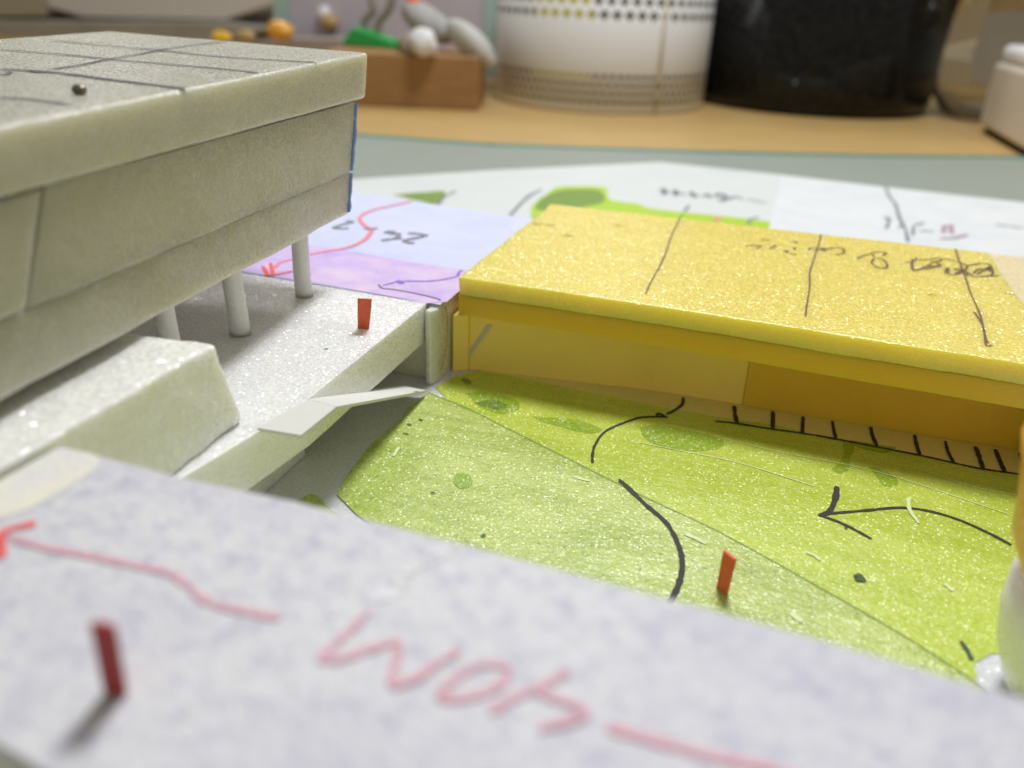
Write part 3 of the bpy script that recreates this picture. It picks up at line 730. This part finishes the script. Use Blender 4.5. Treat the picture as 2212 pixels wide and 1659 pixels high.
lathe('tin_wall', [(0, .02), (tr0 - .1, .02), (tr0, .12), (tr0, 9.5), (tr0 - .3, 9.5), (tr0 - .3, .3), (0, .3)], tc, TINM, tin)
bm = bmesh.new()
a0 = .74
pA = Vector((tc[0] + (tr0 + .05) * math.sin(a0), tc[1] - (tr0 + .05) * math.cos(a0), 0))
for k in range(2):
    p = pA + Vector((.15 * k, .1 * k, 0))
bmesh.ops.create_cone(bm, cap_ends=True, segments=10, radius1=.12, radius2=.12, depth=9.4, matrix=Matrix.Translation((pA.x, pA.y, 4.75)))
obj('seam_strip', bm, plain('seam_beige', (.62, .58, .48), .5), tin, smooth=True)

# black pot
bc = (.9, 67.6); br = 8.35
pot = thing('black_pot', 'large glossy black round pot standing on the desk beside the patterned tin', 'pot', (bc[0], bc[1], 0))
lathe('pot_body', [(0, .02), (br - .7, .02), (br - .25, .2), (br - .05, .8), (br, 1.6), (br + .2, 11), (br - .3, 11), (br - .4, .6), (0, .6)], bc, BLACK, pot)
# tiny bump that catches the light
bp = ony(1718, 178, bc[1] - br + .15)
bm = bmesh.new(); bmesh.ops.create_uvsphere(bm, u_segments=16, v_segments=8, radius=.14, matrix=Matrix.Translation((bp.x, bp.y, bp.z)))
obj('rivet', bm, plain('rivet_grey', (.25, .25, .26), .3), pot, smooth=True)

# clear cup to the right of the pot
gm = Mat('clear_plastic', (.80, .78, .74), .05, .5); gm.p.inputs['Transmission Weight'].default_value = 1.0; gm.p.inputs['IOR'].default_value = 1.25
GLASS = gm.done()
gc0 = at(2058, 262, 0)
gc = (13.2, 66.0)
cup = thing('clear_cup', 'clear smoky plastic cup standing behind the black pot', 'cup', (gc[0], gc[1], 0))
lathe('cup_wall', [(0, .02), (2.6, .02), (3.4, .3), (4.3, 1.6), (4.9, 4.0), (5.2, 11), (5.0, 11), (4.7, 4.0), (4.1, 1.8), (3.2, .5), (0, .3)], gc, GLASS, cup)

# wooden block
wf0 = at(1033, 240, 0); wf1 = at(770, 229, 0)
wd = (wf1 - wf0).normalized(); wn_ = Vector((wd.y, -wd.x, 0))
if wn_.y < 0: wn_ = -wn_
wpoly = [wf0, wf0 + wd * 9.6, wf0 + wd * 9.6 + wn_ * 6.5, wf0 + wn_ * 6.5]
prism('wooden_block', [(p.x, p.y) for p in wpoly], .005, 3.1, WOODB, bevel=.12, segs=3)
tag(bpy.data.objects['wooden_block'], 'brown wooden block on the desk carrying grey putty and green plastic scraps', 'wood block')
def lump(name, label, cat, px, py, z, r, scl, rot, mat, seed=0, amp=.25, group=None, Y=None):
    """lump whose centre shows at px,py, resting at height z"""
    p = ony(px, py, Y) if Y else at(px, py, z + r * scl[2] * .9)
    bm = bmesh.new(); bmesh.ops.create_icosphere(bm, subdivisions=4, radius=r)
    for v in bm.verts:
        v.co += v.co.normalized() * noise.noise(v.co * (.9 / r) + Vector((seed, seed, 0))) * amp * r
    M = Matrix.Translation(p) @ Matrix.Rotation(rot[2], 4, 'Z') @ Matrix.Rotation(rot[1], 4, 'Y') @ Matrix.Diagonal((*scl, 1))
    bmesh.ops.transform(bm, matrix=M, verts=bm.verts)
    return tag(obj(name, bm, mat, smooth=True), label, cat, group)
lump('putty_lump', 'long grey putty roll leaning on the wooden block', 'putty', 925, 50, 4.0, .95, (2.1, 1, .95), (0, .55, 0), GREYST, 1, .15, Y=53)
lump('putty_lump', 'pale grey putty roll hanging over the block end beside the tin', 'putty', 1018, 92, 2.6, .9, (2.2, 1, .95), (0, .62, 0), plain('pale_putty', (.50, .49, .45), .6), 2, .15, Y=52)
lump('putty_lump', 'small white lump under the grey putty roll', 'putty', 915, 92, 3.1, .8, (1, .9, 1), (0, 0, 0), plain('white_lump', (.72, .72, .73), .4), 3, .3)
lump('putty_lump', 'dull brown lump between the green scrap and the white lump', 'putty', 890, 96, 3.1, .75, (1, 1, .8), (0, .2, 0), plain('dull_brown', (.30, .24, .20), .6), 4, .3)
# green folded scrap
g = [ony(x, y, 52.6) for x, y in [(733, 96), (762, 58), (862, 96), (852, 110)]]
bm = prism_bm([p + Vector((0, 1.6, 0)) for p in g], g, bevel=.12)
tag(obj('green_scrap', bm, GREENP), 'bright green plastic wedge lying on the wooden block', 'plastic scrap')
lump('green_scrap', 'small green plastic piece beside the brown lump', 'plastic scrap', 868, 99, 3.1, .5, (1, .8, .7), (0, .4, 0), GREENP, 8, .3)
lump('orange_bead', 'bright orange red bead above the grey putty', 'bead', 893, 2, 6.2, .45, (1, 1, 1), (0, 0, 0), plain('coral', (.95, .16, .05), .4), 3, .1, Y=53)
tw = plain('grey_brown_cord', (.30, .27, .24), .6)
def tube(bm, pts, r, n=10):
    pts = smooth_pts(pts); rings = []
    for i, p in enumerate(pts):
        t = (pts[min(i + 1, len(pts) - 1)] - pts[max(0, i - 1)]).normalized()
        a = t.cross(Vector((0, 1, 0)));  a = a.normalized() if a.length > 1e-4 else Vector((1, 0, 0)); b = t.cross(a)
        rings.append([bm.verts.new(p + (a * math.cos(2 * math.pi * k / n) + b * math.sin(2 * math.pi * k / n)) * r) for k in range(n)])
    for r1, r2 in zip(rings[:-1], rings[1:]):
        for k in range(n): bm.faces.new((r1[k], r1[(k + 1) % n], r2[(k + 1) % n], r2[k]))
    bm.faces.new(rings[0]); bm.faces.new(rings[-1])
for nm, pts in [('left of two thin grey cords rising from the green wedge', [(786, 62), (790, 40), (806, 20), (800, -20), (806, -60)]), ('right of two thin grey cords rising from the green wedge', [(814, 66), (820, 44), (838, 22), (848, -10), (850, -60)])]:
    bm = bmesh.new(); tube(bm, [ony(x, y, 53.5) for x, y in pts], .28)
    tag(obj('thin_cord', bm, tw, smooth=True), nm, 'cord')

# pale package behind
def panel(name, label, cat, pxs, Y, depth, mat, bevel=.1):
    g = [ony(x, y, Y) for x, y in pxs]
    bm = prism_bm([p + Vector((0, depth, 0)) for p in g], g, bevel=bevel, segs=3)
    return tag(obj(name, bm, mat, smooth=True, wn=True), label, cat)
PK = plain('lilac_package', (.56, .52, .60), .35, .5, (.35, .3, (.66, .62, .68)))
pk = thing('packet', 'pale lilac packet with mint green side borders behind the wooden block', 'packet', (-27, 62, 0))
def ppart(name, pxs, Y, depth, mat, par, bevel=.05):
    g = [ony(x, y, Y) for x, y in pxs]
    bm = prism_bm([p + Vector((0, depth, 0)) for p in g], g, bevel=bevel)
    return obj(name, bm, mat, par, smooth=True, wn=True)
MINT = plain('mint', (.42, .58, .54), .4)
ppart('packet_body', [(625, -90), (625, 138), (1042, 170), (1042, -90)], 64, 2.0, PK, pk)
ppart('side_border', [(588, -90), (590, 134), (624, 138), (624, -90)], 64, 1.9, MINT, pk)
ppart('side_border', [(1043, -90), (1043, 170), (1062, 172), (1066, -90)], 64, 1.9, MINT, pk)
# amber beads in clear bag
AMB = plain('amber', (.80, .40, .05), .25, .6); YB = plain('yellow_bead', (.85, .52, .03), .3)
lump('amber_bead', 'largest amber yellow bead at the left border of the lilac packet', 'bead', 607, 66, 0.2, .85, (1.2, 1, .85), (0, 0, 0), AMB, 5, .15, Y=57)
lump('amber_bead', 'bright yellow bead just above the far edge of the white roof', 'bead', 478, 82, .0, .6, (1.4, 1, .9), (0, 0, 0), YB, 6, .15, Y=57)
lump('amber_bead', 'dull amber bead between the two brighter yellow beads', 'bead', 532, 78, 0.0, .55, (1.4, 1, .8), (0, 0, 0), plain('dull_amber', (.50, .34, .14), .4), 7, .15, Y=57)
lump('amber_bead', 'brown amber bead low on the lilac packet', 'bead', 712, 48, 2.3, .75, (1, .8, .9), (0, 0, 0), plain('brown_amber', (.55, .36, .16), .3), 9, .15, Y=63.7)
lump('pearl_bead', 'shiny white bead at upper left of the lilac packet', 'bead', 700, 28, 4.0, .55, (1, .8, 1), (0, 0, 0), plain('pearl', (.92, .92, .95), .1), 10, .05, Y=63.7)

# stacked plastic cases at back left
G1 = plain('smoky_grey_case', (.50, .47, .41), .4, .5, (.15, .5, (.33, .31, .27), (1, 1, 5)))
G2 = plain('dark_grey_case', (.30, .28, .235), .4, .5, (.15, .4, (.38, .36, .30)))
G3 = plain('light_grey_case', (.85, .82, .82), .4)
panel('storage_case', 'lowest dark grey storage case behind the white roof', 'storage case', [(-320, 95), (-320, 260), (590, 190), (470, 100)], 80, 20, G2, .3)
panel('storage_case', 'smoky grey storage case in the middle of the stack', 'storage case', [(-320, 40), (-320, 93), (468, 98), (590, 60), (480, 46)], 81, 20, G1, .3)
panel('storage_case', 'light grey case topmost of the stack at back left', 'storage case', [(100, -80), (100, 16), (180, 38), (484, 44), (590, 8), (590, -80)], 82, 18, G3, .3)
panel('storage_case', 'olive brown case at far left corner of the stack', 'storage case', [(-320, -80), (-320, 38), (98, 36), (96, -80)], 82, 18, plain('olive_case', (.55, .49, .38), .5), .3)
panel('storage_case', 'blurred taupe case behind the amber beads', 'storage case', [(500, -60), (480, 135), (640, 150), (640, -60)], 86, 14, plain('taupe', (.60, .55, .50), .5, .4, (.15, .5, (.45, .41, .36))), .3)
panel('bead_tray', 'low taupe plastic box carrying the amber beads behind the white roof', 'plastic box', [(425, 98), (425, 200), (735, 210), (735, 84), (600, 82)], 58.5, 4, plain('taupe_tray', (.36, .31, .28), .4, .5, (.3, .4, (.46, .41, .40))), .1)
# dark panel added for the shade in the gap between packet and tin
panel('dark_gap_panel', 'dark panel added for the shaded gap between the lilac packet and the tin', 'box', [(1062, -60), (1062, 175), (1130, 180), (1130, -60)], 69, 6, plain('dark_gap_brown', (.06, .05, .035), .6), .1)

# right hand white boxes
WB = plain('cool_white_box', (.88, .88, .80), .4, .4, (.2, .3, (.5, .49, .45)))
WG = plain('grey_white_box', (.62, .60, .55), .4, .4, (.25, .5, (.50, .48, .44)))
panel('white_box', 'cream white box topmost at the back right corner', 'box', [(2060, -100), (2056, 32), (2148, 36), (2152, -100)], 96, 12, WB, .3)
panel('white_box', 'light grey box beside the cream box at the frame edge', 'box', [(2153, -100), (2149, 36), (2420, 56), (2420, -100)], 97, 12, plain('grey_box', (.64, .64, .62), .4), .3)
panel('white_box', 'greyish white box under the cream box behind the cup', 'box', [(2020, 34), (2010, 190), (2460, 260), (2460, 62)], 92, 14, WG, .3)
panel('white_box', 'low tan box in front of the greyish white box', 'box', [(1990, 125), (1975, 205), (2085, 225), (2100, 130)], 86, 4, plain('tan_box', (.66, .58, .40), .5), .3)
# tray
tray = thing('white_tray', 'beige edged white tray at the far right of the desk', 'tray', (20, 60, 0))
ta = at(2108, 282, 0); tb = at(2212, 345, 0); td = (tb - ta).normalized(); tn = Vector((-td.y, td.x, 0))
if tn.x < 0: tn = -tn
tpoly = [ta, ta + td * 30, ta + td * 30 + tn * 26, ta + tn * 26]
cc = sum(tpoly, Vector()) / 4
prism('tray_wall', [(p.x, p.y) for p in tpoly], .35, 4.0, plain('beige_tray', (.62, .55, .45), .4), tray, bevel=.35, segs=4)
prism('tray_foot', [((cc + (p - cc) * .97).x, (cc + (p - cc) * .97).y) for p in tpoly], .005, .34, plain('dark_foot', (.07, .055, .03), .6), tray, bevel=0)
prism('tray_lid', [((cc + (p - cc) * .985).x, (cc + (p - cc) * .985).y) for p in tpoly], 4.01, 5.0, plain('white_lid', (.88, .87, .88), .3), tray, bevel=.4, segs=4)
